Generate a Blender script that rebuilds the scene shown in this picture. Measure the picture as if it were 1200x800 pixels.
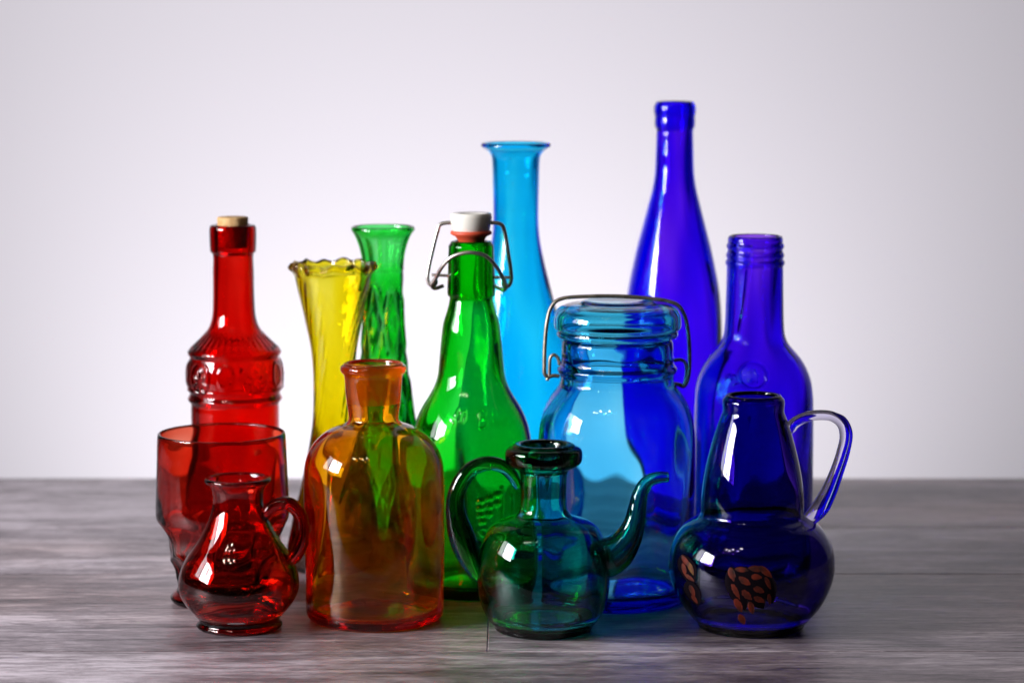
import bpy, math, random
import numpy as np
from mathutils import Vector

random.seed(4); np.random.seed(4)
for o in list(bpy.data.objects):
    bpy.data.objects.remove(o)
S = bpy.context.scene
COL = S.collection
R = math.radians

# ------------------------------------------------------------------ camera
F = 3000.0            # focal length in pixels of a 1200 px wide frame (90 mm)
CAM_H = 0.352         # metres above the table top
CAM_D = 1.5
PITCH = math.atan(370 / F)
cam = bpy.data.cameras.new('camera')
cam.lens = 90; cam.sensor_width = 36; cam.clip_start = 0.05; cam.clip_end = 50
cam.dof.use_dof = True; cam.dof.focus_distance = 1.47; cam.dof.aperture_fstop = 7.1
camo = bpy.data.objects.new('camera', cam); COL.objects.link(camo)
camo.location = (0, -CAM_D, CAM_H); camo.rotation_euler = (R(90) - PITCH, 0, 0)
S.camera = camo

# ------------------------------------------------------------------ world and lamps
W = bpy.data.worlds.new('World'); S.world = W; W.use_nodes = True
W.node_tree.nodes['Background'].inputs[0].default_value = (0.9, 0.92, 1.0, 1)
W.node_tree.nodes['Background'].inputs[1].default_value = 0.012

def area(name, loc, target, sx, sy, power, color=(1, 1, 1)):
    l = bpy.data.lights.new(name, 'AREA'); l.shape = 'RECTANGLE'; l.size = sx; l.size_y = sy
    l.energy = power; l.color = color
    o = bpy.data.objects.new(name, l); COL.objects.link(o); o.location = loc
    d = Vector(target) - Vector(loc)
    o.rotation_euler = d.to_track_quat('-Z', 'Y').to_euler()
    return o
# the window on the left: three tall panes
for i, (yc, w, p) in enumerate([(-0.56, 0.205, 16), (-0.32, 0.205, 15), (-0.08, 0.205, 3.0)]):
    area('window_light', (-1.10, yc, 0.51), (0, yc, 0.45), w, 0.47, p, (0.95, 0.96, 1.0))
# an added spot, hidden behind and below the table top, to brighten the wall
bl = bpy.data.lights.new('added_wall_light', 'SPOT'); bl.energy = 28; bl.spot_size = R(122); bl.spot_blend = 1.0; bl.shadow_soft_size = 0.09; bl.color = (1.0, 0.97, 1.0)
blo = bpy.data.objects.new('added_wall_light', bl); COL.objects.link(blo); blo.location = (-0.06, 0.49, -0.40)
blo.rotation_euler = (Vector((-0.07, 1.15, 0.28)) - blo.location).to_track_quat('-Z', 'Y').to_euler()
# a small chandelier of bulbs, above and left of the camera
for i in range(5):
    bx, by, bz = [(-0.20, 0.0, 0.02), (0.03, -0.16, 0.10), (0.21, 0.02, 0.0), (0.02, 0.13, -0.10), (-0.12, 0.2, -0.16)][i]
    l = bpy.data.lights.new('bulb_light', 'POINT'); l.energy = 2.8; l.shadow_soft_size = 0.032; l.color = (1.0, 0.86, 0.7)
    o = bpy.data.objects.new('bulb_light', l); COL.objects.link(o)
    o.location = (-0.62 + 1.35 * bx, -1.05 + 1.35 * by, 1.42 + 1.35 * bz)

S.view_settings.view_transform = 'Standard'; S.view_settings.look = 'None'
S.view_settings.exposure = 0.0; S.view_settings.gamma = 1.0; S.view_settings.use_curve_mapping = False
S.render.engine = 'CYCLES'
cy = S.cycles
cy.max_bounces = 32; cy.transmission_bounces = 32; cy.glossy_bounces = 16; cy.diffuse_bounces = 4
cy.transparent_max_bounces = 16; cy.volume_bounces = 0
cy.caustics_reflective = False; cy.caustics_refractive = True
cy.sample_clamp_indirect = 12.0; cy.sample_clamp_direct = 0
cy.blur_glossy = 0.3
cy.use_denoising = True
try:
    cy.denoiser = 'OPENIMAGEDENOISE'; cy.denoising_input_passes = 'RGB_ALBEDO_NORMAL'
except Exception: pass

# ------------------------------------------------------------------ pixel <-> place helpers
cp, sp = math.cos(PITCH), math.sin(PITCH)
def depth_of(yb):                       # distance along the table for a base seen at image row yb
    return CAM_H / math.tan(PITCH + math.atan((yb - 400) / F))
def ray(x, y):
    u = (400 - y) / F; r = (x - 600) / F
    return r, cp + u * sp, -sp + u * cp
def at(x, y, D):                        # point of the vertical plane at distance D
    dx, dy, dz = ray(x, y); s = D / dy
    return Vector((s * dx, D - CAM_D, CAM_H + s * dz)), s
def zr(y, half, D):
    p, s = at(600, y, D)
    return max(p.z, 0.0), half / F * s

# ------------------------------------------------------------------ materials
def nt(name):
    m = bpy.data.materials.new(name); m.use_nodes = True
    t = m.node_tree; t.nodes.clear()
    out = t.nodes.new('ShaderNodeOutputMaterial')
    return m, t, out
def lk(t, a, b): t.links.new(a, b)

def glass(name, T, t_mm, ior=1.46, rough=0.0, bump=0.15, bscale=25, dirt=0.0, stretch=(1, 1, 0.35), film=False):
    """Clear coloured glass; T = what straight passage through both walls lets through."""
    m, t, out = nt(name)
    g = t.nodes.new('ShaderNodeBsdfGlass'); g.inputs['Color'].default_value = (1, 1, 1, 1)
    g.inputs['IOR'].default_value = ior; g.inputs['Roughness'].default_value = rough
    tc = t.nodes.new('ShaderNodeTexCoord'); mp = t.nodes.new('ShaderNodeMapping'); mp.inputs['Scale'].default_value = stretch
    lk(t, tc.outputs['Object'], mp.inputs[0])
    if bump > 0:
        n = t.nodes.new('ShaderNodeTexNoise'); n.inputs['Scale'].default_value = bscale; n.inputs['Detail'].default_value = 2
        lk(t, mp.outputs[0], n.inputs['Vector'])
        b = t.nodes.new('ShaderNodeBump'); b.inputs['Strength'].default_value = bump; b.inputs['Distance'].default_value = 0.0025
        lk(t, n.outputs['Fac'], b.inputs['Height']); lk(t, b.outputs[0], g.inputs['Normal'])
    if rough == 0:                              # faint handling smudges
        ns = t.nodes.new('ShaderNodeTexNoise'); ns.inputs['Scale'].default_value = 45; ns.inputs['Detail'].default_value = 6; ns.inputs['Roughness'].default_value = 0.65
        lk(t, tc.outputs['Object'], ns.inputs['Vector'])
        mr = t.nodes.new('ShaderNodeMapRange'); mr.inputs['From Min'].default_value = 0.5; mr.inputs['From Max'].default_value = 0.75; mr.inputs['To Max'].default_value = 0.07
        lk(t, ns.outputs['Fac'], mr.inputs['Value']); lk(t, mr.outputs[0], g.inputs['Roughness'])
    surf = g.outputs[0]
    if dirt > 0:
        n2 = t.nodes.new('ShaderNodeTexNoise'); n2.inputs['Scale'].default_value = 34; n2.inputs['Detail'].default_value = 8; n2.inputs['Roughness'].default_value = 0.7
        n2.inputs['Distortion'].default_value = 1.2
        lk(t, tc.outputs['Object'], n2.inputs['Vector'])
        r = t.nodes.new('ShaderNodeMapRange'); r.inputs['From Min'].default_value = 0.42; r.inputs['From Max'].default_value = 0.70
        r.inputs['To Min'].default_value = 0.0; r.inputs['To Max'].default_value = dirt
        lk(t, n2.outputs['Fac'], r.inputs['Value'])
        d = t.nodes.new('ShaderNodeBsdfDiffuse'); d.inputs['Color'].default_value = (0.75, 0.36, 0.14, 1)
        tr = t.nodes.new('ShaderNodeBsdfTranslucent'); tr.inputs['Color'].default_value = (0.9, 0.34, 0.10, 1)
        dm = t.nodes.new('ShaderNodeMixShader'); dm.inputs[0].default_value = 0.75; lk(t, d.outputs[0], dm.inputs[1]); lk(t, tr.outputs[0], dm.inputs[2])
        fac = r.outputs[0]
        if film:                                # film attribute of the mesh: 0 outside, low on the inside, high on the ground neck
            at_ = t.nodes.new('ShaderNodeAttribute'); at_.attribute_name = 'film'
            mu = t.nodes.new('ShaderNodeMath'); mu.operation = 'MULTIPLY'; lk(t, at_.outputs['Fac'], mu.inputs[0]); lk(t, fac, mu.inputs[1])
            fl = t.nodes.new('ShaderNodeMapRange'); fl.inputs['From Min'].default_value = 0.9; fl.inputs['From Max'].default_value = 1.0; fl.inputs['To Max'].default_value = 0.55
            lk(t, at_.outputs['Fac'], fl.inputs['Value'])
            mxx = t.nodes.new('ShaderNodeMath'); mxx.operation = 'MAXIMUM'; lk(t, mu.outputs[0], mxx.inputs[0]); lk(t, fl.outputs[0], mxx.inputs[1])
            fac = mxx.outputs[0]
        mx = t.nodes.new('ShaderNodeMixShader'); lk(t, fac, mx.inputs[0]); lk(t, surf, mx.inputs[1]); lk(t, dm.outputs[0], mx.inputs[2])
        surf = mx.outputs[0]
    lk(t, surf, out.inputs['Surface'])
    sig = [-math.log(max(c, 1e-4)) / (2 * t_mm * 1e-3) for c in T]
    dens = max(sig)
    v = t.nodes.new('ShaderNodeVolumeAbsorption')
    v.inputs['Density'].default_value = dens
    v.inputs['Color'].default_value = tuple(1 - s / dens for s in sig) + (1,)
    lk(t, v.outputs[0], out.inputs['Volume'])
    return m

def solid(name, col, rough=0.5, metal=0.0, col2=None, nscale=30, bump=0.0, coat=0.0, detail=6):
    m, t, out = nt(name)
    p = t.nodes.new('ShaderNodeBsdfPrincipled')
    p.inputs['Base Color'].default_value = (*col, 1); p.inputs['Roughness'].default_value = rough; p.inputs['Metallic'].default_value = metal
    p.inputs['Coat Weight'].default_value = coat
    if col2 or bump:
        tc = t.nodes.new('ShaderNodeTexCoord')
        n = t.nodes.new('ShaderNodeTexNoise'); n.inputs['Scale'].default_value = nscale; n.inputs['Detail'].default_value = detail
        lk(t, tc.outputs['Object'], n.inputs['Vector'])
        if col2:
            cr = t.nodes.new('ShaderNodeValToRGB'); cr.color_ramp.elements[0].position = 0.35; cr.color_ramp.elements[1].position = 0.68
            cr.color_ramp.elements[0].color = (*col, 1); cr.color_ramp.elements[1].color = (*col2, 1)
            lk(t, n.outputs['Fac'], cr.inputs[0]); lk(t, cr.outputs[0], p.inputs['Base Color'])
        if bump:
            b = t.nodes.new('ShaderNodeBump'); b.inputs['Strength'].default_value = bump; b.inputs['Distance'].default_value = 0.001
            lk(t, n.outputs['Fac'], b.inputs['Height']); lk(t, b.outputs[0], p.inputs['Normal'])
    lk(t, p.outputs[0], out.inputs['Surface'])
    return m

def wood_material():
    m, t, out = nt('weathered_wood')
    p = t.nodes.new('ShaderNodeBsdfPrincipled')
    tc = t.nodes.new('ShaderNodeTexCoord'); oi = t.nodes.new('ShaderNodeObjectInfo')
    off = t.nodes.new('ShaderNodeVectorMath'); off.operation = 'MULTIPLY_ADD'
    cmb = t.nodes.new('ShaderNodeCombineXYZ')
    for i in range(3): lk(t, oi.outputs['Random'], cmb.inputs[i])
    lk(t, cmb.outputs[0], off.inputs[0]); off.inputs[1].default_value = (7, 3, 5); lk(t, tc.outputs['Object'], off.inputs[2])
    def noise(scale, sx, sy, detail, rough=0.6, dist=0.0):
        mp = t.nodes.new('ShaderNodeMapping'); mp.inputs['Scale'].default_value = (sx, sy, 1)
        lk(t, off.outputs[0], mp.inputs[0])
        n = t.nodes.new('ShaderNodeTexNoise'); n.inputs['Scale'].default_value = scale; n.inputs['Detail'].default_value = detail
        n.inputs['Roughness'].default_value = rough; n.inputs['Distortion'].default_value = dist
        lk(t, mp.outputs[0], n.inputs['Vector']); return n.outputs['Fac']
    def math_(op, a, b, c=None):
        n = t.nodes.new('ShaderNodeMath'); n.operation = op
        for i, v in enumerate((a, b, c)):
            if v is None: continue
            if isinstance(v, (int, float)): n.inputs[i].default_value = v
            else: lk(t, v, n.inputs[i])
        return n.outputs[0]
    broad = noise(1.0, 2.4, 15, 5, 0.6, 0.6)
    grain = noise(1.0, 16, 170, 8, 0.7, 0.5)
    fine = noise(1.0, 110, 800, 5, 0.7)
    worn = noise(1.0, 9, 22, 7, 0.7, 0.8)
    v = math_('MULTIPLY', broad, 0.40)
    v = math_('MULTIPLY_ADD', grain, 0.34, v)
    v = math_('MULTIPLY_ADD', fine, 0.24, v)
    v = math_('MULTIPLY_ADD', worn, 0.32, v)
    rv = math_('MULTIPLY_ADD', oi.outputs['Random'], 0.05, v)
    cr = t.nodes.new('ShaderNodeValToRGB'); E = cr.color_ramp.elements
    E[0].position = 0.545; E[0].color = (0.026, 0.019, 0.021, 1)
    E[1].position = 0.745; E[1].color = (0.50, 0.43, 0.475, 1)
    e = E.new(0.60); e.color = (0.098, 0.076, 0.088, 1)
    e = E.new(0.67); e.color = (0.225, 0.182, 0.202, 1)
    lk(t, rv, cr.inputs[0])
    # pores and pale scratches along the grain
    def band(src, lo, hi):
        n = t.nodes.new('ShaderNodeMapRange'); n.inputs['From Min'].default_value = lo; n.inputs['From Max'].default_value = hi
        lk(t, src, n.inputs['Value']); return n.outputs[0]
    pore = band(noise(1.0, 55, 430, 3, 0.6, 0.4), 0.58, 0.68)
    scr = band(noise(1.0, 38, 330, 4, 0.65, 0.8), 0.62, 0.72)
    m1 = t.nodes.new('ShaderNodeMix'); m1.data_type = 'RGBA'
    lk(t, math_('MULTIPLY', pore, 0.65), m1.inputs['Factor']); lk(t, cr.outputs[0], m1.inputs['A']); m1.inputs['B'].default_value = (0.03, 0.022, 0.024, 1)
    m2 = t.nodes.new('ShaderNodeMix'); m2.data_type = 'RGBA'
    lk(t, math_('MULTIPLY', scr, 0.45), m2.inputs['Factor']); lk(t, m1.outputs['Result'], m2.inputs['A']); m2.inputs['B'].default_value = (0.50, 0.45, 0.50, 1)
    # brown tint patches
    tint = noise(1.0, 3, 6, 3)
    mr = t.nodes.new('ShaderNodeMapRange'); mr.inputs['From Min'].default_value = 0.45; mr.inputs['From Max'].default_value = 0.7; mr.inputs['To Max'].default_value = 0.6
    lk(t, tint, mr.inputs['Value'])
    mix = t.nodes.new('ShaderNodeMix'); mix.data_type = 'RGBA'; mix.blend_type = 'MULTIPLY'
    lk(t, mr.outputs[0], mix.inputs['Factor']); lk(t, m2.outputs['Result'], mix.inputs['A']); mix.inputs['B'].default_value = (1.0, 0.80, 0.66, 1)
    lk(t, mix.outputs['Result'], p.inputs['Base Color'])
    p.inputs['Roughness'].default_value = 0.34; p.inputs['Specular IOR Level'].default_value = 0.5
    b = t.nodes.new('ShaderNodeBump'); b.inputs['Strength'].default_value = 0.5; b.inputs['Distance'].default_value = 0.0012
    hb = math_('MULTIPLY_ADD', fine, 0.5, grain)
    lk(t, hb, b.inputs['Height']); lk(t, b.outputs[0], p.inputs['Normal'])
    lk(t, p.outputs[0], out.inputs['Surface'])
    return m

# ------------------------------------------------------------------ mesh helpers
def tag(o, label=None, cat=None, group=None, kind=None):
    if label: o['label'] = label
    if cat: o['category'] = cat
    if group: o['group'] = group
    if kind: o['kind'] = kind
    return o
def empty(name, loc):
    o = bpy.data.objects.new(name, None); COL.objects.link(o); o.location = loc; o.empty_display_size = 0.02
    return o
def link(name, me, mats, parent=None, smooth=True, loc=(0, 0, 0)):
    if not isinstance(mats, (list, tuple)): mats = [mats]
    for m in mats: me.materials.append(m)
    if smooth: me.polygons.foreach_set('use_smooth', [True] * len(me.polygons))
    o = bpy.data.objects.new(name, me); COL.objects.link(o); o.location = loc
    if parent: o.parent = parent
    return o

def catmull(P, step=0.0006, closed=False):
    """Centripetal Catmull-Rom through the points, resampled about every `step` metres."""
    P = [np.array(p, float) for p in P]
    Q = [2 * P[0] - P[1]] + P + [2 * P[-1] - P[-2]]
    out = []
    for i in range(1, len(Q) - 2):
        p0, p1, p2, p3 = Q[i - 1], Q[i], Q[i + 1], Q[i + 2]
        al = 0.5
        d01 = max(np.linalg.norm(p1[:2] - p0[:2] if len(p1) < 3 else p1[:3] - p0[:3]), 1e-7) ** al
        d12 = max(np.linalg.norm(p2[:2] - p1[:2] if len(p1) < 3 else p2[:3] - p1[:3]), 1e-7) ** al
        d23 = max(np.linalg.norm(p3[:2] - p2[:2] if len(p1) < 3 else p3[:3] - p2[:3]), 1e-7) ** al
        t0 = 0; t1 = d01; t2 = t1 + d12; t3 = t2 + d23
        n = max(2, int(np.linalg.norm(p2 - p1) / step))
        for k in range(n):
            t = t1 + (t2 - t1) * k / n
            A1 = (t1 - t) / (t1 - t0) * p0 + (t - t0) / (t1 - t0) * p1
            A2 = (t2 - t) / (t2 - t1) * p1 + (t - t1) / (t2 - t1) * p2
            A3 = (t3 - t) / (t3 - t2) * p2 + (t - t2) / (t3 - t2) * p3
            B1 = (t2 - t) / (t2 - t0) * A1 + (t - t0) / (t2 - t0) * A2
            B2 = (t3 - t) / (t3 - t1) * A2 + (t - t1) / (t3 - t1) * A3
            out.append((t2 - t) / (t2 - t1) * B1 + (t - t1) / (t2 - t1) * B2)
    out.append(P[-1])
    return out

def revolve_mesh(name, prof, nseg, disp=None, tagids=None, matsplit=None):
    """prof: list of (r,z) from the axis at the bottom outside to the axis at the bottom inside.
    disp(theta, r, z, ids) -> r, z ;  ids says outside (0) / inside (1) for every ring."""
    prof = np.array(prof); n = len(prof)
    th = np.linspace(0, 2 * np.pi, nseg, endpoint=False)
    rr = np.repeat(prof[1:-1, 0][:, None], nseg, 1); zz = np.repeat(prof[1:-1, 1][:, None], nseg, 1)
    TH = np.repeat(th[None, :], n - 2, 0)
    ids = np.array(tagids[1:-1])[:, None] if tagids is not None else np.zeros((n - 2, 1))
    if disp: rr, zz = disp(TH, rr, zz, ids)
    X = rr * np.sin(TH); Y = -rr * np.cos(TH)
    V = np.stack([X, Y, zz], -1).reshape(-1, 3)
    V = np.vstack([V, [[0, 0, prof[0, 1]], [0, 0, prof[-1, 1]]]])
    m = n - 2
    i = np.arange(m - 1)[:, None]; j = np.arange(nseg)[None, :]; j2 = (j + 1) % nseg
    q = np.stack([i * nseg + j, i * nseg + j2, (i + 1) * nseg + j2, (i + 1) * nseg + j], -1).reshape(-1, 4)
    faces = q.tolist()
    a, b = len(V) - 2, len(V) - 1
    faces += [(a, (k + 1) % nseg, k) for k in range(nseg)]
    faces += [(b, (m - 1) * nseg + k, (m - 1) * nseg + (k + 1) % nseg) for k in range(nseg)]
    me = bpy.data.meshes.new(name); me.from_pydata(V.tolist(), [], faces); me.update()
    return me

def vessel(name, D, x, outer, t_mm, mat, base_mm=5, heel=0.004, punt=0.0015, kick=0.0, inner=None, nseg=128, disp=None,
           parent=None, step=0.0012, split=None, wob=0.00045):
    """Hollow glass vessel from its outline: outer = [(image row, half width)] from rim to base."""
    t = t_mm * 1e-3
    pts = [zr(y, h, D)[::-1] for y, h in outer]               # (r, z)
    pts[-1] = (pts[-1][0], 0.0)
    oc = catmull(pts, step)                                    # top -> bottom
    oc = [(max(p[0], 1e-4), max(p[1], 0.0)) for p in oc]
    rb = oc[-1][0]
    # replace the lowest stretch by a rounded heel
    oc = [p for p in oc if p[1] > heel]
    r_h = oc[-1][0]
    heel_pts = []
    for k in range(1, 9):
        a = k / 8 * math.pi / 2
        heel_pts.append((r_h + (rb - r_h) - heel * 0.8 * (1 - math.cos(a)) if False else r_h - heel * 0.8 * (1 - math.cos(a)), heel * (1 - math.sin(a)) + 0.0003))
    rc = heel_pts[-1][0]
    bottom = [(rc * 0.93, 0.0003), (rc * 0.88, 0.0003 + punt * 0.6), (rc * 0.7, punt + 0.0003), (rc * 0.4, punt * 1.2 + kick * 0.5 + 0.0003), (rc * 0.15, punt * 1.2 + kick * 0.95 + 0.0003), (0, punt * 1.2 + kick + 0.0003)]
    O = np.array(oc + heel_pts)
    src = O
    if inner is not None:
        src = np.array([(p[0], p[1]) for p in catmull([zr(y, h, D)[::-1] for y, h in inner], step)])
    ztop = oc[0][1]
    base = base_mm * 1e-3
    zs = np.arange(ztop - 0.0002, base, -step)
    ic = []
    for z in zs:
        if inner is None:
            m = np.abs(src[:, 1] - z) < t
            dz = src[m, 1] - z
            r = np.min(src[m, 0] - np.sqrt(np.maximum(t * t - dz * dz, 0)))
            if z > ztop - t: r = min(r, oc[0][0] - t * 0.9) if oc[0][0] - t * 0.9 < r + t else r
        else:
            r = np.interp(z, src[::-1, 1], src[::-1, 0])
        ic.append((max(r, 0.0015), z))
    # smooth the inside
    A = np.array(ic); k = max(3, int(0.003 / step) | 1)
    pad = np.pad(A[:, 0], k // 2, mode='edge'); A[:, 0] = np.convolve(pad, np.ones(k) / k, 'valid')[:len(A)]
    ic = [tuple(p) for p in A]
    ri = ic[-1][0]; fl = min(0.006, ri * 0.3)
    ib = []
    ic = [p for p in ic if p[1] > base + fl]
    ri = ic[-1][0]
    for q in range(1, 9):
        a = q / 8 * math.pi / 2
        ib.append((ri - fl * (1 - math.cos(a)), base + fl * (1 - math.sin(a))))
    rr = ib[-1][0]
    ib += [(rr * 0.6, base + kick * 0.25), (rr * 0.3, base + kick * 0.75), (0, base + kick)]
    # rounded rim between outside and inside
    ro, ri0 = oc[0][0], ic[0][0]; c = (ro + ri0) / 2; w = (ro - ri0) / 2
    rim = [(c + w * math.cos(a), ztop + min(w, 0.0016) * math.sin(a)) for a in np.linspace(0, math.pi, 9)[1:-1]]
    prof = [bottom[-1]] + bottom[-2::-1] + heel_pts[::-1] + oc[::-1] + rim + ic + ib
    ids = [0] * (len(bottom) + len(heel_pts) + len(oc)) + [2] * len(rim) + [1] * (len(ic) + len(ib))
    ph = [random.uniform(0, 6.28) for _ in range(5)]
    def disp2(th, r, z, idd):                   # moulded glass: the inside is never quite round
        if disp: r, z = disp(th, r, z, idd)
        w = np.sin(2 * th + ph[0] + z * 28) + 0.7 * np.sin(3 * th + ph[1] - z * 41) + 0.5 * np.sin(5 * th + ph[2] + z * 23) + 0.35 * np.sin(8 * th + ph[3] - z * 60) + 0.4 * np.sin(th + ph[4] + z * 90)
        fade = sstep(0.0, 0.012, ztop - z)
        return r + np.where(idd == 1, w * wob * fade * np.clip(r / 0.02, 0, 1), 0), z
    me = revolve_mesh(name, prof, nseg, disp2, ids)
    mats = mat if isinstance(mat, list) else [mat]
    if split:                                   # film on the inside, ground glass between two heights
        pr = np.array(prof); val = [0.0 if ids[i] == 0 else (1.0 if ids[i] == 1 and split[0] <= pr[i, 1] <= split[1] else 0.40) for i in range(1, len(prof) - 1)]
        at_ = me.attributes.new('film', 'FLOAT', 'POINT')
        at_.data.foreach_set('value', np.concatenate([np.repeat(val, nseg), [0.0, 0.40]]).astype(np.float32))
    p, _ = at(x, 400, D); bx = axis_x(x, outer, D)
    o = link(name, me, mats, parent, loc=(0, 0, 0) if parent else (bx, D - CAM_D, 0))
    return o, np.array(oc[::-1])

def axis_x(x, outer, D):                        # x is measured at the middle of the outline
    ym = (outer[0][0] + outer[-1][0]) / 2
    return at(x, ym, D)[0].x

def tube_mesh(name, pts, rad, nseg=20, flat=1.0, step=0.0008, up=(0, 1, 0), hollow=None, cap=True):
    """Round bar along a smooth path: pts 3-D, rad per point; flat squeezes it across `up`. hollow = bore share, open at the end."""
    P = [tuple(p) + (r,) for p, r in zip(pts, rad)]
    C = np.array(catmull(P, step)); path = C[:, :3]; rr = np.maximum(C[:, 3], 1e-4)
    T = np.gradient(path, axis=0); T /= np.linalg.norm(T, axis=1)[:, None]
    U = np.tile(np.array(up, float), (len(path), 1)); U -= (U * T).sum(1)[:, None] * T
    ln = np.linalg.norm(U, axis=1)
    for i in range(len(U)):
        if ln[i] < 0.15: U[i] = U[i - 1] if i else np.array((1, 0, 0.0))
    U /= np.linalg.norm(U, axis=1)[:, None]
    N = np.cross(T, U)
    a = np.linspace(0, 2 * np.pi, nseg, endpoint=False)
    rings = []
    def ring(i, k, off=0.0):
        return path[i] + T[i] * off + rr[i] * k * (np.cos(a)[:, None] * U[i] * flat + np.sin(a)[:, None] * N[i])
    m = len(path)
    for k in np.linspace(0.15, 1, 5)[:-1]:
        rings.append(ring(0, math.sin(k * math.pi / 2), -rr[0] * 0.45 * math.cos(k * math.pi / 2)))
    for i in range(m): rings.append(ring(i, 1))
    if hollow:
        rings.append(ring(m - 1, (1 + hollow) / 2, rr[-1] * 0.15))
        for i in range(m - 1, max(2, m // 14), -1): rings.append(ring(i, hollow))
    else:
        for k in np.linspace(1, 0.15, 5)[1:]:
            rings.append(ring(m - 1, math.sin(k * math.pi / 2), rr[-1] * 0.45 * math.cos(k * math.pi / 2)))
    V = np.concatenate(rings).tolist(); n = len(rings)
    faces = []
    for i in range(n - 1):
        for j in range(nseg):
            j2 = (j + 1) % nseg
            faces.append((i * nseg + j, i * nseg + j2, (i + 1) * nseg + j2, (i + 1) * nseg + j))
    faces.append(tuple(range(nseg))[::-1]); faces.append(tuple((n - 1) * nseg + j for j in range(nseg)))
    me = bpy.data.meshes.new(name); me.from_pydata(V, [], faces); me.update()
    import bmesh
    bm = bmesh.new(); bm.from_mesh(me); bmesh.ops.recalc_face_normals(bm, faces=bm.faces); bm.to_mesh(me); bm.free()
    return me

def lathe_solid(name, prof, mat, parent, nseg=64, loc=(0, 0, 0)):
    me = revolve_mesh(name, prof, nseg); return link(name, me, mat, parent, loc=loc)

def sstep(a, b, x):
    t = np.clip((x - a) / (b - a), 0, 1); return t * t * (3 - 2 * t)

def seg_dist(px, py, lines):
    d = np.full(px.shape, 1e9)
    for L in lines:
        for (x0, y0), (x1, y1) in zip(L[:-1], L[1:]):
            vx, vy = x1 - x0, y1 - y0; l2 = vx * vx + vy * vy + 1e-9
            tt = np.clip(((px - x0) * vx + (py - y0) * vy) / l2, 0, 1)
            d = np.minimum(d, np.hypot(px - x0 - tt * vx, py - y0 - tt * vy))
    return d
def rows(D):                                    # height -> image row on the axis plane at distance D
    ys = np.linspace(0, 790, 400); zs = np.array([at(600, y, D)[0].z for y in ys])
    return lambda z: np.interp(z, zs[::-1], ys[::-1])

# ------------------------------------------------------------------ setting: wall and table
def wall():
    m, t, out = nt('painted_wall')
    p = t.nodes.new('ShaderNodeBsdfPrincipled'); p.inputs['Roughness'].default_value = 0.8
    tc = t.nodes.new('ShaderNodeTexCoord'); n = t.nodes.new('ShaderNodeTexNoise'); n.inputs['Scale'].default_value = 1.5; n.inputs['Detail'].default_value = 3
    lk(t, tc.outputs['Object'], n.inputs['Vector'])
    cr = t.nodes.new('ShaderNodeValToRGB'); cr.color_ramp.elements[0].color = (0.795, 0.765, 0.82, 1); cr.color_ramp.elements[1].color = (0.82, 0.79, 0.845, 1)
    lk(t, n.outputs['Fac'], cr.inputs[0]); lk(t, cr.outputs[0], p.inputs['Base Color'])
    lk(t, p.outputs[0], out.inputs['Surface'])
    x0, x1, y0, y1, z0, z1 = -1.9, 1.9, 1.15, 1.25, -0.75, 2.4
    v = [(x, y, z) for z in (z0, z1) for y in (y0, y1) for x in (x0, x1)]
    f = [(0, 1, 5, 4), (2, 6, 7, 3), (0, 4, 6, 2), (1, 3, 7, 5), (4, 5, 7, 6), (0, 2, 3, 1)]
    me = bpy.data.meshes.new('wall'); me.from_pydata(v, [], f); me.update()
    o = link('wall', me, m, smooth=False); tag(o, 'plain pale lilac white wall behind the table', kind='structure')
wall()

def plank_mesh(x0, x1, y0, y1, z1=0.0, th=0.028, b=0.0005):
    xs = [x0, x0 + b, x1 - b, x1]; ys = [y0, y0 + b, y1 - b, y1]
    v = []
    v += [(x0, y0, z1 - th), (x1, y0, z1 - th), (x1, y1, z1 - th), (x0, y1, z1 - th)]
    v += [(x0, y0, z1 - b), (x1, y0, z1 - b), (x1, y1, z1 - b), (x0, y1, z1 - b)]
    v += [(x0 + b, y0 + b, z1), (x1 - b, y0 + b, z1), (x1 - b, y1 - b, z1), (x0 + b, y1 - b, z1)]
    f = [(3, 2, 1, 0), (8, 9, 10, 11)]
    for k in range(4):
        n = (k + 1) % 4
        f += [(k, n, 4 + n, 4 + k), (4 + k, 4 + n, 8 + n, 8 + k)]
    me = bpy.data.meshes.new('plank'); me.from_pydata(v, [], f); me.update(); return me

wood = wood_material()
table = empty('wooden_table', (0, 0, 0))
tag(table, 'weathered grey wooden plank table carrying all the coloured glassware', 'table')
Ds = [depth_of(y) for y in (560, 618, 672, 763)] + [1.305]
joint = at(571.5, 750, depth_of(750))[0].x
g = 0.0005
for i in range(len(Ds) - 1):
    yb, yf = Ds[i] - CAM_D - g, Ds[i + 1] - CAM_D + g
    cuts = {0: [-0.9, 0.74, 0.9], 1: [-0.9, -0.66, 0.9], 2: [-0.9, joint, 0.9], 3: [-0.9, 0.66, 0.9]}[i]
    for a, b in zip(cuts[:-1], cuts[1:]):
        link('plank', plank_mesh(a + g * 0.12, b - g * 0.12, yf, yb), wood, table, smooth=False)
frame = solid('table_frame_wood', (0.07, 0.06, 0.06), 0.6)
for xx in (-0.7, 0.7):
    me = plank_mesh(xx - 0.03, xx + 0.03, Ds[-1] - CAM_D + 0.04, Ds[0] - CAM_D - 0.04, z1=-0.0281, th=0.05); link('batten', me, frame, table, smooth=False)
for xx in (-0.82, 0.82):
    for yy in (Ds[-1] - CAM_D + 0.08, Ds[0] - CAM_D - 0.08):
        me = plank_mesh(xx - 0.03, xx + 0.03, yy - 0.03, yy + 0.03, z1=-0.0281, th=0.72); link('leg', me, frame, table, smooth=False)

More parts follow.
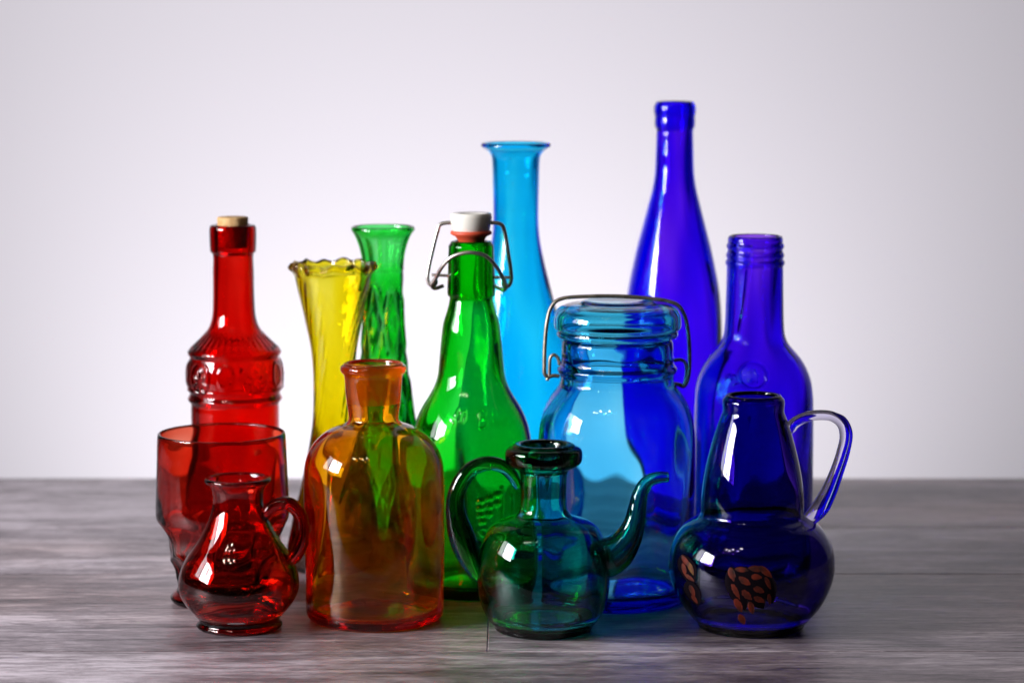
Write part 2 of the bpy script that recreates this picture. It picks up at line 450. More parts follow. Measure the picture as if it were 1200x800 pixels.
# ------------------------------------------------------------------ red corked bottle
def red_bottle():
    D = depth_of(660); x = 275.5
    m = glass('red_glass', (0.70, 0.007, 0.003), 2.6)
    outer = [(266, 27), (268, 27.4), (291, 27), (295, 26.4), (297, 24.2), (320, 24), (350, 24.3), (370, 25.5), (382, 29), (392, 36), (402, 46), (409, 53.5), (412, 54.8), (414.5, 54), (418, 52.2),
             (421, 53.2), (428, 55.5), (438, 56.4), (448, 55.8), (456, 53.8), (460, 52.6), (462.5, 53.6), (466, 55.2), (469, 53.8), (471, 51.8), (480, 51.5), (640, 51.5), (660, 51)]
    root = empty('corked_bottle', (axis_x(x, outer, D), D - CAM_D, 0))
    yy = rows(D); Rp = 56.0
    s = at(600, 437, D)[1] / F
    def disp(th, r, z, ids):
        o = (ids == 0); y = yy(z)
        d = np.zeros_like(r)
        for k in range(5):
            c = R(-41 + 72 * k)
            dt = (th - c + np.pi) % (2 * np.pi) - np.pi
            u = dt * Rp; v = y - 438
            ro = np.hypot(u / 14.5, v / 17.5); ph = np.arctan2(u, -(v - 5))
            d += 0.0007 * np.exp(-((ro - 1) / 0.10) ** 2)
            r2 = np.hypot(u / 14.5, (v - 5) / 20)
            d += 0.0009 * np.clip(np.cos(7 * ph), 0, 1) * np.exp(-((r2 - 0.5) / 0.24) ** 2) * (ro < 0.95)
            c2 = c + R(36); dt = (th - c2 + np.pi) % (2 * np.pi) - np.pi; u = dt * Rp
            d += 0.0006 * np.exp(-((np.hypot(u / 8, (v + 2) / 13) - 1) / 0.16) ** 2)
            d += 0.0006 * np.exp(-((v - 17) / 2.2) ** 2) * np.clip(np.cos(dt * 22), 0, 1)
        d += 0.0003 * sstep(384, 396, y) * (1 - sstep(405, 409, y)) * np.cos(36 * th)
        d *= (y > 380) & (y < 461)
        return r + np.where(o, d, 0), z
    inn = [(266, 18.5), (290, 18.5), (330, 18.8), (370, 20), (382, 23), (395, 32), (409, 44), (425, 49), (445, 49), (465, 47), (480, 46.5), (660, 46.5)]
    vessel('body', D, x, outer, 2.6, m, base_mm=6, kick=0.006, inner=inn, nseg=300, disp=disp, parent=root, step=0.0006)
    zc0, _ = zr(254, 1, D); zc1, _ = zr(268, 1, D); rc = 17.6 * s
    ck = solid('cork', (0.46, 0.25, 0.09), 0.85, col2=(0.66, 0.43, 0.20), nscale=260, bump=0.8)
    lathe_solid('cork', [(0, zc1 - 0.012), (rc * 0.9, zc1 - 0.012), (rc * 0.93, zc1 - 0.0115), (rc, zc1), (rc * 1.03, zc0 - 0.001), (rc * 0.99, zc0 - 0.0002), (rc * 0.9, zc0), (0, zc0)], ck, root, 48)
    tag(root, 'red bottle with cork stopper and embossed medallion band behind the goblet', 'bottle')
red_bottle()

# ------------------------------------------------------------------ red footed tumbler
def goblet():
    D = depth_of(703); x = 261
    m = glass('ruby_goblet_glass', (0.62, 0.012, 0.003), 2.4)
    outer = [(508, 74.5), (511, 75), (540, 76), (580, 77.5), (598, 78), (606, 77), (612, 74.5), (630, 69), (650, 63), (668, 57), (680, 53.5), (688, 54), (694, 60), (699, 63), (703, 61)]
    yy = rows(D)
    def disp(th, r, z, ids):
        o = (ids == 0); y = yy(z); d = np.zeros_like(r)
        n = 8
        for row, (yc, hy, off, dep) in enumerate([(630, 23, 0.22, 0.0048), (664, 20, 0.22 + math.pi / n, 0.0040)]):
            for k in range(n):
                c = off + k * 2 * math.pi / n
                dt = (th - c + np.pi) % (2 * np.pi) - np.pi
                q = (dt / (math.pi / n * 1.12)) ** 2 + ((y - yc) / hy) ** 2
                d = np.minimum(d, -dep * np.clip(1 - q, 0, 1))
        return r + np.where(o, d, d * 0.9), z
    inn = [(508, 71), (580, 73), (600, 73), (612, 69), (630, 63), (650, 57), (664, 52), (674, 48), (703, 44)]
    o, _ = vessel('footed_tumbler', D, x, outer, 2.4, m, base_mm=11, heel=0.003, punt=0.005, inner=inn, nseg=256, disp=disp, step=0.0007)
    tag(o, 'wide red glass tumbler with thumbprint dimples and round foot', 'tumbler')
goblet()

# ------------------------------------------------------------------ small red jug
def red_jug():
    D = depth_of(734); x = 279.5
    m = glass('deep_red_glass', (0.64, 0.014, 0.003), 2.2, bump=0.3, bscale=22)
    outer = [(562, 39), (564, 38.5), (567, 35), (572, 31.5), (580, 29.5), (590, 30), (602, 33), (616, 39), (632, 48), (650, 60), (666, 67.5), (680, 70.5), (694, 69), (708, 61), (718, 52), (724, 47.5), (727, 48), (730, 50.5), (734, 50)]
    root = empty('small_jug', (axis_x(x, outer, D), D - CAM_D, 0))
    ox = root.location.x
    vessel('body', D, x, outer, 2.2, m, base_mm=5.5, heel=0.002, punt=0.002, nseg=128, parent=root)
    P = [(309, 606), (314, 598), (324, 590), (338, 588), (350, 598), (355, 614), (354, 632), (347, 648), (339, 655), (330, 650)]
    rad = [5.5, 7.5, 8, 8, 8, 8, 8.5, 8, 6.5, 4]
    pts = []; rr = []
    for (px, py), w in zip(P, rad):
        p, s = at(px, py, D); pts.append((p.x - ox, -0.004, p.z)); rr.append(w / F * s)
    link('handle', tube_mesh('handle', pts, rr, 20, flat=1.25), m, root)
    tag(root, 'small pear-shaped red glass jug with looped handle at the front', 'jug')
red_jug()

# ------------------------------------------------------------------ amber apothecary jar
def amber_jar():
    D = depth_of(724); x = 438.5
    T = (0.97, 0.45, 0.003)
    m = glass('amber_glass', T, 2.6, bump=0.22, bscale=16, dirt=0.9, film=True)
    outer = [(427, 35), (428, 37.5), (431, 38.7), (435, 38), (438, 35), (441, 34), (455, 33), (471, 31.5), (484, 29.5), (491, 29.3), (495, 33), (499, 43), (505, 55), (514, 66), (526, 75), (540, 80.3), (556, 82), (600, 82), (690, 81), (712, 80.5), (724, 78)]
    inn = [(427, 30), (440, 27.5), (471, 25), (488, 24), (495, 27), (500, 36), (506, 49), (515, 60), (527, 69), (541, 75), (556, 77), (600, 77), (724, 76)]
    z0, _ = zr(472, 1, D); z1, _ = zr(430, 1, D)
    o, _ = vessel('apothecary_jar', D, x, outer, 2.6, m, base_mm=5, heel=0.006, punt=0.0022, inner=inn, nseg=160, step=0.0008, split=(z0, z1))
    tag(o, 'amber orange apothecary jar with short open neck at the front', 'jar')
amber_jar()

# ------------------------------------------------------------------ yellow ruffled vase
def yellow_vase():
    D = depth_of(664); x = 392
    m = glass('yellow_glass', (0.76, 0.62, 0.001), 2.6, bump=0.2, bscale=30)
    outer = [(310, 49.5), (311.5, 50.8), (313.5, 51), (316, 49.5), (318, 47.5), (321, 46), (335, 43), (355, 38), (380, 32.5), (405, 27.5), (430, 25), (460, 24.5), (490, 25.5), (515, 29), (545, 35), (580, 43.5), (615, 52), (645, 57), (664, 56)]
    yy = rows(D)
    def disp(th, r, z, ids):
        y = yy(z)
        w = 1 - sstep(311, 324, y)
        z2 = z + w * 0.0009 * np.sin(13 * th + 0.6) + w * 0.0006 * np.sin(5 * th)
        r2 = r + w * 0.0012 * np.sin(13 * th + 2.0)
        d = 0.00006 * np.sin(26 * th + y * 0.20) * sstep(316, 340, y)
        return r2 + np.where(ids == 0, d, d * 0.4), z2
    inn = [(311, 45.5), (319, 43), (335, 39.5), (355, 34.5), (380, 29), (405, 24), (430, 21.3), (460, 20.5), (490, 20.5), (515, 22), (545, 25), (580, 30), (610, 34), (664, 36)]
    o, _ = vessel('ruffled_vase', D, x, outer, 2.4, m, base_mm=16, heel=0.003, punt=0.003, inner=inn, nseg=260, disp=disp, step=0.0007)
    tag(o, 'yellow trumpet vase with ruffled rim and twisted ribs', 'vase')
yellow_vase()

# ------------------------------------------------------------------ green cut vase
def green_vase():
    D = depth_of(652); x = 450
    m = glass('bright_green_glass', (0.012, 0.64, 0.035), 2.6, bump=0.1)
    outer = [(267, 37), (269, 37.5), (272, 35.8), (280, 32), (290, 28.5), (302, 26), (312, 25), (315, 24.6), (317, 23.6), (322, 23.8), (345, 24.2), (380, 25.5), (415, 28), (445, 31.5), (480, 36), (520, 41), (570, 45), (620, 46), (652, 44)]
    yy = rows(D)
    def disp(th, r, z, ids):
        y = yy(z); o = ids == 0
        n = 6
        w = sstep(326, 345, y)
        a = (n * th / (2 * np.pi) + (y - 330) / 95.0) % 1.0; b = (n * th / (2 * np.pi) - (y - 330) / 95.0) % 1.0
        f = np.minimum(np.abs(a - 0.5), np.abs(b - 0.5)) * 2
        d = -0.0022 * w * (1 - np.clip(f / 0.45, 0, 1))
        d += -0.0007 * w * np.clip(np.cos(2 * n * th), 0, 1) * np.clip(np.cos((y - 330) / 95 * 4 * np.pi), 0, 1)
        fl = (1 - sstep(310, 316, y)) * sstep(268, 280, y)
        d += -0.0009 * fl * np.abs(np.sin(5 * th))
        return r + np.where(o, d, 0), z
    inn = [(267, 33.5), (280, 28), (290, 24.5), (302, 22), (330, 19), (380, 20), (415, 22), (445, 25), (480, 29), (520, 34), (570, 38), (652, 39)]
    o, _ = vessel('cut_glass_vase', D, x, outer, 2.6, m, base_mm=10, inner=inn, nseg=288, disp=disp, step=0.0007)
    tag(o, 'tall bright green vase with flared lip and cut diamond pattern', 'vase')
green_vase()

# ------------------------------------------------------------------ green swing-top bottle
steel = solid('steel_wire', (0.80, 0.77, 0.74), 0.38, 1.0, col2=(0.58, 0.54, 0.50), nscale=220)
def swing_bottle():
    D = depth_of(690); x = 552.5
    m = glass('green_bottle_glass', (0.006, 0.68, 0.025), 2.8, bump=0.1)
    outer = [(285, 24.5), (287, 26.2), (292, 26.6), (320, 27.4), (342, 28), (346, 27.5), (348, 25.5), (354, 26), (364, 28.5), (378, 32.8), (400, 35.6), (425, 37.8), (440, 39.5), (452, 43.5), (464, 50), (476, 57.5), (490, 64), (506, 68.6), (524, 70.5), (545, 71), (640, 71), (676, 70.5), (690, 69)]
    root = empty('swing_top_bottle', (axis_x(x, outer, D), D - CAM_D, 0)); ox = root.location.x
    yy = rows(D)
    B = [[(562, 474), (561.5, 482), (561, 491)], [(562, 474.5), (566, 472.5), (569.5, 474), (569.5, 478), (566, 481), (563, 482)], [(565, 481.5), (570, 483), (571.5, 487), (569, 491), (564, 492), (560.5, 490)]]
    rau = [[(576, 483), (576.2, 490)], [(576.2, 485), (578, 483), (579.5, 483.4)], [(585, 484.2), (582.5, 483.5), (581, 486), (581.3, 489), (583.5, 489.8), (585, 487)], [(585, 483.5), (585.5, 489.8)],
           [(589, 483), (589, 488), (591, 489.6), (593, 487.5)], [(593.4, 482.6), (594, 489.2)]]
    orn = [[(535, 478), (538, 472), (542, 476), (540, 484)], [(543, 474), (547, 472), (547, 482), (543, 486)], [(530, 482), (534, 486)]]
    grapes = [(564, 574), (574, 571), (583, 567.5), (563.5, 582), (573.5, 580.5), (582.5, 577.5), (564, 590), (573.5, 589), (566, 597.5)]
    vines = [[(562, 608), (565, 613), (569, 614), (572, 610), (574, 606), (579, 604), (583, 605)], [(564, 606), (567, 604.5), (570, 606)], [(588, 560), (589, 575), (588.5, 590), (590, 600)], [(600, 570), (601, 585), (600, 600)]]
    def disp(th, r, z, ids):
        y = yy(z); o = (ids == 0) & (np.cos(th) > 0.1)
        s = at(600, 560, D)[1] / F
        px = 552.5 + r / s * np.sin(th); py = y + 0.22 * r / s * np.cos(th) * 0 
        d = np.zeros_like(r)
        sel = o & (py > 465) & (py < 500)
        d[sel] += 0.0006 * np.exp(-(seg_dist(px[sel], py[sel], B) / 1.0) ** 2) + 0.00045 * np.exp(-(seg_dist(px[sel], py[sel], rau) / 0.8) ** 2) + 0.0005 * np.exp(-(seg_dist(px[sel], py[sel], orn) / 0.9) ** 2)
        sel = o & (py > 550) & (py < 625)
        for gx, gy in grapes:
            q = ((px[sel] - gx) / 4.4) ** 2 + ((py[sel] - gy) / 3.7) ** 2
            d[sel] = np.maximum(d[sel], 0.0015 * np.sqrt(np.clip(1 - q, 0, 1)))
        d[sel] += 0.0006 * np.exp(-(seg_dist(px[sel], py[sel], vines) / 1.1) ** 2)
        return r + d, z
    inn = [(285, 17), (346, 18), (354, 20), (378, 27), (400, 30), (425, 32), (440, 34), (452, 38), (464, 44.5), (476, 52), (490, 58.5), (506, 63), (524, 65), (690, 65)]
    vessel('body', D, x, outer, 2.8, m, base_mm=6, kick=0.004, inner=inn, nseg=420, disp=disp, parent=root, step=0.0006)
    def z(y): return zr(y, 1, D)[0]
    s = at(600, 300, D)[1] / F
    cer = solid('white_porcelain', (0.84, 0.80, 0.72), 0.22, coat=0.4)
    a = 24.5 * s; zt, zb = z(249), z(272)
    st = lathe_solid('stopper', [(0, zb), (a * 0.86, zb), (a * 0.89, zb + 0.0004), (a * 0.97, zb + (zt - zb) * 0.5), (a * 1.0, zt - 0.003), (a * 0.985, zt - 0.0012), (a * 0.93, zt - 0.0002), (a * 0.6, zt - 0.0006), (a * 0.5, zt - 0.0014), (0, zt - 0.0016)], cer, root, 64)
    rub = solid('red_rubber', (0.62, 0.075, 0.03), 0.5)
    zr0, zr1 = z(270), z(288)
    lathe_solid('rubber_seal', [(0, zr1), (11.5 * s, zr1), (13 * s, zr1 + 0.0006), (14.5 * s, z(283)), (18.5 * s, z(277)), (24 * s, z(274.2)), (24.4 * s, z(272.6)), (23.5 * s, z(270.6)), (21 * s, zr0 + 0.0001), (0, zr0 + 0.0001)], rub, st, 64)
    def path(P, w, name, nseg=12):
        pts = []
        for q in P:
            p, ss = at(q[0], q[1], D); pts.append((p.x - ox, q[2] if len(q) > 2 else 0.0, p.z))
        link(name, tube_mesh(name, pts, [w] * len(pts), nseg, step=0.0006), steel, root)
    wr = 2.3 * s
    path([(553, 261), (535, 261), (521, 261.5), (515.5, 263.5), (513, 270), (507, 293), (502, 316), (501, 326), (503.5, 333), (508, 334.5), (511, 331), (509.5, 326)], wr, 'bail_wire')
    path([(553, 261), (572, 261), (583, 261.5), (588.5, 264), (591.5, 272), (595, 293), (598.5, 316), (599, 328), (596, 335), (592, 336), (589.5, 332), (591, 327)], wr, 'bail_wire')
    k = 1.0
    path([(519, 335.5, 0.003), (509, 338, 0.001), (506, 334, -0.001), (511, 325, -0.005), (519, 310, -0.0125), (531, 298, -0.0168), (549, 293, -0.0185), (567, 296, -0.0168), (580, 308, -0.0125), (589, 324, -0.005), (593, 336, -0.001), (590, 340, 0.001), (580, 335.5, 0.003)], wr, 'lever_wire')
    path([(506, 322, 0), (516, 322.5, 0), (527, 323, 0)], wr * 0.8, 'pivot_pin')
    path([(597, 325, 0), (588, 325, 0), (578, 325, 0)], wr * 0.8, 'pivot_pin')
    tag(root, 'green swing-top bottle with white porcelain stopper and wire bail', 'bottle')
swing_bottle()

# ------------------------------------------------------------------ sky blue vase
def sky_vase():
    D = depth_of(640); x = 604.5
    m = glass('sky_blue_glass', (0.002, 0.52, 0.98), 2.4, bump=0.12, bscale=15)
    outer = [(170, 41), (171.5, 41), (174, 37.5), (178, 32.5), (183, 29), (190, 28), (215, 27.2), (240, 26.6), (260, 26.6), (280, 28.2), (305, 33), (335, 40.5), (370, 49.5), (410, 59), (455, 67), (500, 72), (550, 74), (600, 71), (630, 64), (640, 60)]
    o, _ = vessel('flared_vase', D, x, outer, 2.2, m, base_mm=6, nseg=128)
    tag(o, 'tall sky blue vase with wide flat lip and swelling body', 'vase')
sky_vase()

# ------------------------------------------------------------------ canning jar
iron = solid('dark_iron_wire', (0.24, 0.21, 0.17), 0.45, 1.0, col2=(0.50, 0.44, 0.35), nscale=200)
def canning_jar():
    D = depth_of(702); x = 722.5
    m = glass('aqua_glass', (0.13, 0.62, 0.90), 3.0, bump=0.8, bscale=12, stretch=(1, 1, 0.3))
    outer = [(397, 62), (399, 64.5), (404, 65.5), (424, 66), (428, 68), (431.5, 70.5), (435, 69.5), (438, 67), (444, 66.5), (449, 67.5), (455, 71.5), (464, 78), (476, 84.5), (490, 89), (508, 91.5), (530, 92), (600, 91), (660, 89), (688, 86.5), (702, 83)]
    root = empty('canning_jar', (axis_x(x, outer, D), D - CAM_D, 0)); ox = root.location.x
    inn = [(397, 56), (449, 58), (458, 64), (468, 72), (480, 79), (494, 83.5), (510, 85.5), (600, 85), (660, 83), (702, 80)]
    vessel('body', D, x, outer, 3.0, m, base_mm=8, heel=0.006, punt=0.003, inner=inn, nseg=160, parent=root, step=0.0008, wob=0.0007)
    s = at(600, 380, D)[1] / F
    def z(y): return zr(y, 1, D)[0]
    zz = [(0, 358.5), (30, 358.5), (48, 360), (58, 363.5), (64.5, 370), (66, 378), (65, 386), (61, 391), (62, 394.5), (66, 395.2), (70.5, 393.5), (71.5, 390.5), (70.5, 387.6), (70.8, 386), (73.8, 384.5), (74.8, 382), (74.8, 376), (73.4, 368), (69, 361), (60, 356.8), (48, 355.2), (44, 354.4), (41, 352.4), (37, 351.8), (20, 352.2), (0, 352.4)]
    pr = [(r * s, z(y)) for r, y in zz]
    mid = catmull(pr[1:], 0.0006)
    prof = [(0, pr[0][1])] + [(max(p[0], 1e-4), p[1]) for p in mid[:-1]] + [(0, pr[-1][1])]
    ml = glass('aqua_lid_glass', (0.08, 0.58, 0.80), 4.0, bump=0.15, bscale=20)
    lathe_solid('lid', prof, ml, root, 128)
    def path(P, w, name):
        pts = []
        for q in P:
            p, ss = at(q[0], q[1], D); pts.append((p.x - ox, q[2] if len(q) > 2 else 0.0, p.z))
        link(name, tube_mesh(name, pts, [w] * len(pts), 12, step=0.0006), iron, root)
    w = 2.3 * s
    path([(655, 440.5), (648, 440), (642, 441.5), (638.5, 438), (638, 428), (638.5, 405), (641, 378), (645, 362), (651, 353.5), (660, 349.5), (690, 347.2), (725, 347), (760, 349.5), (783, 353), (795, 358), (802, 369), (806, 386), (808, 410), (807.5, 436), (805, 447), (801, 452.5), (796, 450.5), (789, 449.5)], w, 'bail_wire')
    path([(656, 427), (653, 418), (648.5, 415.5), (645, 419), (644, 430), (643.5, 440), (641, 445)], w * 0.85, 'ear_wire')
    path([(790, 422, 0), (798, 421.5, 0), (803, 425, 0), (804.5, 435, 0), (803, 446, 0), (800, 453, 0)], w * 0.85, 'ear_wire')
    # tie wire round the neck
    rn = 66.6 * s; zc = z(441.5)
    pts = [(rn * math.sin(a), -rn * math.cos(a), zc) for a in np.linspace(R(100), R(260), 40)]
    link('neck_wire', tube_mesh('neck_wire', pts, [w * 0.6] * len(pts), 8, step=0.001, up=(0, 0, 1)), iron, root)
    tag(root, 'aqua blue canning jar with domed glass lid and wire bail', 'canning jar')
canning_jar()

# ------------------------------------------------------------------ tall cobalt bottle
def tall_bottle():
    D = depth_of(626); x = 789
    m = glass('cobalt_glass', (0.055, 0.003, 0.96), 2.8, bump=0.06)
    outer = [(121.5, 22.8), (123, 24), (126, 24.6), (133, 24.4), (137, 23.4), (139, 23.6), (145, 23.8), (149, 23.2), (152, 21.6), (157, 21.6), (180, 22.2), (204, 23.2), (222, 26), (242, 31), (265, 37), (290, 43.5), (315, 49), (337, 53.2), (360, 55.8), (385, 57), (420, 57.5), (600, 57.5), (626, 56)]
    inn = [(121, 17), (152, 17), (204, 18), (222, 21), (242, 26), (265, 32), (290, 38.5), (315, 44), (337, 48), (360, 50.5), (385, 52), (626, 52)]
    o, _ = vessel('wine_bottle', D, x, outer, 2.8, m, base_mm=6, kick=0.012, inner=inn, nseg=128, step=0.0008, wob=0.0006)
    tag(o, 'tallest cobalt blue bottle with long sloping neck at the back', 'bottle')
tall_bottle()

# ------------------------------------------------------------------ short cobalt bottle
def short_bottle():
    D = depth_of(670); x = 883
    m = glass('ultramarine_glass', (0.045, 0.003, 0.82), 3.0, bump=0.12)
    outer = [(278, 31.4), (280, 32.2), (284, 32), (287, 33.6), (289.5, 33.6), (292, 32), (295, 32.4), (298, 34), (300.5, 33.8), (303, 32.4), (306, 34.5), (309, 34.5), (311.5, 33), (318, 33), (350, 33.6), (380, 34.5), (393, 36), (402, 40), (411, 47.5), (420, 55), (432, 62), (446, 67), (462, 69.3), (480, 70), (640, 70), (658, 69.5), (670, 68)]
    yy = rows(D)
    circ = [[(877 + 16 * math.cos(a), 432 + 14.5 * math.sin(a)) for a in np.linspace(0, 2 * math.pi, 28)]]
    swirl = [[(873, 428), (877, 425.5), (880, 428), (879, 432), (874, 434.5), (872, 437), (876, 440), (881, 438)], [(880, 434), (882, 431)], [(846, 436), (850, 432), (852, 437)], [(853, 434), (856, 432.5), (858, 437)], [(856, 443), (862, 441)]]
    def disp(th, r, z, ids):
        y = yy(z); o = (ids == 0) & (np.cos(th) > 0.1)
        s = at(600, 432, D)[1] / F; px = 883.5 + r / s * np.sin(th)
        d = np.zeros_like(r); sel = o & (y > 405) & (y < 460)
        py = y[sel] - 0.11 * r[sel] / s * 0
        d[sel] = 0.0008 * np.exp(-(seg_dist(px[sel], py, circ) / 1.2) ** 2) + 0.0007 * np.exp(-(seg_dist(px[sel], py, swirl) / 1.2) ** 2)
        return r + d, z
    inn = [(278, 27.5), (318, 28), (380, 29), (393, 30.5), (402, 34), (411, 41), (420, 48.5), (432, 56), (446, 61), (462, 63.5), (480, 64), (670, 64)]
    o, _ = vessel('screw_top_bottle', D, x, outer, 3.0, m, base_mm=6, kick=0.003, inner=inn, nseg=360, disp=disp, step=0.0006, wob=0.0007)
    tag(o, 'deep blue bottle with threaded open mouth and round shoulder emblem', 'bottle')
short_bottle()

# ------------------------------------------------------------------ dark green teapot-shaped cruet
def teapot():
    D = depth_of(737); x = 637
    m = glass('dark_green_glass', (0.008, 0.56, 0.42), 2.6, bump=0.25, bscale=18)
    outer = [(528, 36), (524, 41), (527, 44.5), (534, 45.4), (541, 44), (546, 38), (549, 31), (554, 28), (565, 27), (585, 27), (597, 28.5), (603, 33), (607, 42), (611, 53), (618, 63), (632, 71), (650, 76), (672, 77.8), (694, 76.5), (712, 71.5), (726, 63), (737, 52)]
    outer = [(522.5, 37)] + [(524.5, 42)] + outer[2:]
    root = empty('spouted_pitcher', (axis_x(x, outer, D), D - CAM_D, 0)); ox = root.location.x
    inn = [(522, 27), (530, 23.5), (545, 22), (565, 21.5), (590, 22), (600, 26), (606, 35), (612, 47), (620, 57), (633, 65), (650, 70), (672, 72), (694, 70.5), (712, 65), (737, 55)]
    vessel('body', D, x, outer, 2.6, m, base_mm=5, heel=0.003, punt=0.002, inner=inn, nseg=160, parent=root, step=0.0008)
    def tube(P, rad, name, **kw):
        pts = []; rr = []
        for (px, py), w in zip(P, rad):
            p, s = at(px, py, D); pts.append((p.x - ox, 0.0, p.z)); rr.append(w / F * s)
        link(name, tube_mesh(name, pts, rr, 24, **kw), m, root)
    tube([(607, 570), (601, 558), (590, 547), (573, 542.5), (555, 548), (542, 562), (534, 583), (535, 605), (541, 628), (549, 650), (557, 668), (564, 680)], [5, 7, 8, 8.5, 9.2, 10, 10.5, 12.5, 15.5, 14.5, 10, 5], 'handle')
    tube([(704, 655), (712, 652), (724, 645), (735, 632), (743, 614), (747, 594), (751, 576), (759, 564), (770, 559.5), (783, 558.5)], [23, 24, 21.5, 17, 13.2, 10.8, 9, 7.8, 7, 6], 'spout', hollow=0.52)
    tag(root, 'dark green glass pitcher with curved spout and round loop handle', 'pitcher')
teapot()

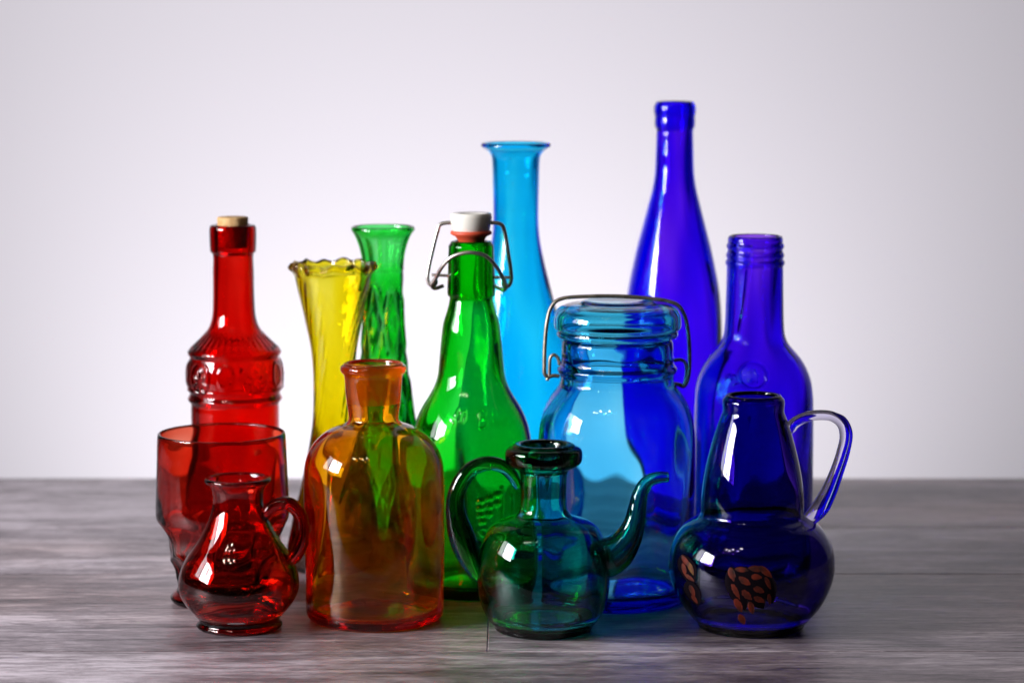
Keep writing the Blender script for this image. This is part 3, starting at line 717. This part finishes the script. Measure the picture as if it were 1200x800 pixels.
# ------------------------------------------------------------------ dark blue gourd jug
def blue_jug():
    D = depth_of(734); x = 881.5
    m = glass('midnight_blue_glass', (0.03, 0.006, 0.28), 2.4, bump=0.12, bscale=14)
    outer = [(466, 31), (464.5, 33.5), (467, 35.5), (472, 36.5), (477, 36), (482, 36), (492, 39.8), (505, 44.3), (520, 48.6), (540, 53.6), (560, 57.5), (580, 59.8), (592, 60.2), (599, 60), (603, 61.5), (608, 69), (616, 80), (628, 89), (642, 95), (656, 97), (672, 96), (690, 90.5), (706, 82), (720, 71), (729, 62), (734, 54)]
    outer = [(464.5, 33)] + outer[2:]
    root = empty('gourd_jug', (axis_x(x, outer, D), D - CAM_D, 0)); ox = root.location.x
    o, oc = vessel('body', D, x, outer, 2.4, m, base_mm=4.5, heel=0.003, punt=0.002, nseg=160, parent=root, step=0.0008)
    zs = oc[:, 1]; rs = oc[:, 0]
    order = np.argsort(zs); zs, rs = zs[order], rs[order]
    ch = glass('clear_handle_glass', (0.72, 0.68, 0.90), 4.5, bump=0.08)
    P = [(922, 506), (926, 501), (933, 494), (944, 488.5), (960, 486), (976, 488), (987, 497), (990, 511), (986, 530), (977, 556), (967, 580), (957, 598), (946, 607)]
    rad = [5, 7, 6.6, 6.2, 6, 6, 6.2, 6.2, 6, 6.2, 7.5, 9, 6]
    pts = []; rr = []
    for (px, py), w in zip(P, rad):
        p, s = at(px, py, D); pts.append((p.x - ox, 0.0, p.z)); rr.append(w / F * s)
    link('handle', tube_mesh('handle', pts, rr, 20, flat=1.3), ch, root)
    edge = glass('blue_handle_trail', (0.06, 0.02, 0.85), 1.0, bump=0)
    P2 = [(975, 482.5), (989, 490), (996.5, 506), (994, 527), (985, 556), (976, 580), (966, 599), (955, 611)]
    pts = []
    for px, py in P2:
        p, s = at(px, py, D); pts.append((p.x - ox, -0.001, p.z))
    link('handle_trail', tube_mesh('handle_trail', pts, [0.0006, 0.0011, 0.0012, 0.0012, 0.0013, 0.0016, 0.0018, 0.0010], 12), edge, root)
    # painted flowers: raised enamel petals on the belly
    red = solid('red_enamel', (0.11, 0.010, 0.002), 0.6, col2=(0.018, 0.002, 0.001), nscale=170, detail=2)
    drk = solid('dark_enamel', (0.006, 0.004, 0.006), 0.5)
    yel = solid('yellow_enamel', (0.11, 0.04, 0.004), 0.6, col2=(0.07, 0.010, 0.002), nscale=300)
    grn = solid('green_enamel', (0.012, 0.028, 0.008), 0.6)
    for m_ in (red, drk, yel, grn):
        for n_ in m_.node_tree.nodes:
            if n_.type == 'BSDF_PRINCIPLED': n_.inputs['Specular IOR Level'].default_value = 0.0 if m_ is drk else 0.25
    yy = rows(D); ys = yy(zs)
    sc = at(600, 650, D)[1] / F
    def petal(parent, cx, cy, L, Wd, ang, mat, hk=1.0):
        n, mm = 12, 6; V = []; Fc = []
        ca, sa = math.cos(ang), math.sin(ang)
        for lay in (0, 1):
            for i in range(n + 1):
                a = i / n; w = Wd * math.sin(math.pi * a ** 0.8) ** 0.8 * 0.5
                for j in range(mm + 1):
                    b = j / mm * 2 - 1
                    u = (a - 0.5) * L; v = b * w
                    px = cx + u * ca - v * sa; py = cy + u * sa + v * ca
                    z = at(600, py, D)[0].z; r = np.interp(z, zs, rs)
                    st = max(-0.98, min(0.98, (px - 881.5) * sc / r)); th = math.asin(st)
                    h = 0.00006 + 0.00012 * hk + 0.0006 * hk * (1 - b * b) * math.sin(math.pi * min(max(a, 0.02), 0.98)) if lay == 0 else -0.0003
                    V.append(((r + h) * math.sin(th), -(r + h) * math.cos(th), z))
        m1 = mm + 1; N0 = (n + 1) * m1
        for lay in (0, 1):
            for i in range(n):
                for j in range(mm):
                    q = [lay * N0 + i * m1 + j, lay * N0 + i * m1 + j + 1, lay * N0 + (i + 1) * m1 + j + 1, lay * N0 + (i + 1) * m1 + j]
                    Fc.append(q if lay else q[::-1])
        for i in range(n):
            for j in (0, mm):
                Fc.append([i * m1 + j, (i + 1) * m1 + j, N0 + (i + 1) * m1 + j, N0 + i * m1 + j])
        me = bpy.data.meshes.new('petal'); me.from_pydata(V, [], Fc); me.update()
        return link('petal', me, mat, parent)
    fl = empty('painted_flower', (0, 0, 0)); fl.parent = root
    for q in [(858, 670, 54, 26, 1.25), (874, 672, 50, 30, 1.0), (890, 668, 40, 24, 1.2), (868, 652, 40, 16, 0.1)]:
        petal(fl, *q, drk, 0.1)
    for q in [(852, 655, 17, 8, 1.2), (863, 648, 18, 7.5, 0.35), (878, 645, 16, 7.5, -0.2), (890, 650, 15, 7, 0.8), (854, 672, 19, 8.5, 1.3), (865, 661, 18, 8.5, 0.7), (879, 656, 16, 8, 0.25), (892, 664, 15, 7, 1.3),
              (860, 690, 20, 8.5, 1.35), (869, 676, 19, 9, 0.95), (881, 669, 16, 8, 0.4), (874, 692, 19, 8, 1.45), (892, 679, 15, 7, 1.6), (882, 682, 16, 8, 0.7), (865, 706, 14, 7, 1.2)]:
        petal(fl, q[0] + random.uniform(-1.5, 1.5), q[1] + random.uniform(-1.5, 1.5), q[2] * random.uniform(0.9, 1.35), q[3] * random.uniform(0.75, 1.1), q[4] + random.uniform(-0.3, 0.3), red, 0.14)
    f2 = empty('painted_flower', (0, 0, 0)); f2.parent = root
    for q in [(803, 656, 34, 20, 1.3, drk, 0.05), (809, 682, 32, 18, 1.2, drk, 0.05), (801, 647, 15, 6, 0.9, red, 0.14), (806, 653, 15, 5.5, 1.2, yel, 0.14), (799, 656, 14, 5, 1.4, red, 0.14), (805, 664, 12, 5, 0.5, red, 0.14), (808, 679, 15, 6, 1.2, red, 0.14), (811, 689, 12, 5, 1.0, red, 0.14)]:
        petal(f2, *q)
    tag(root, 'dark blue gourd-shaped glass jug with clear handle and red flowers', 'jug')
blue_jug()
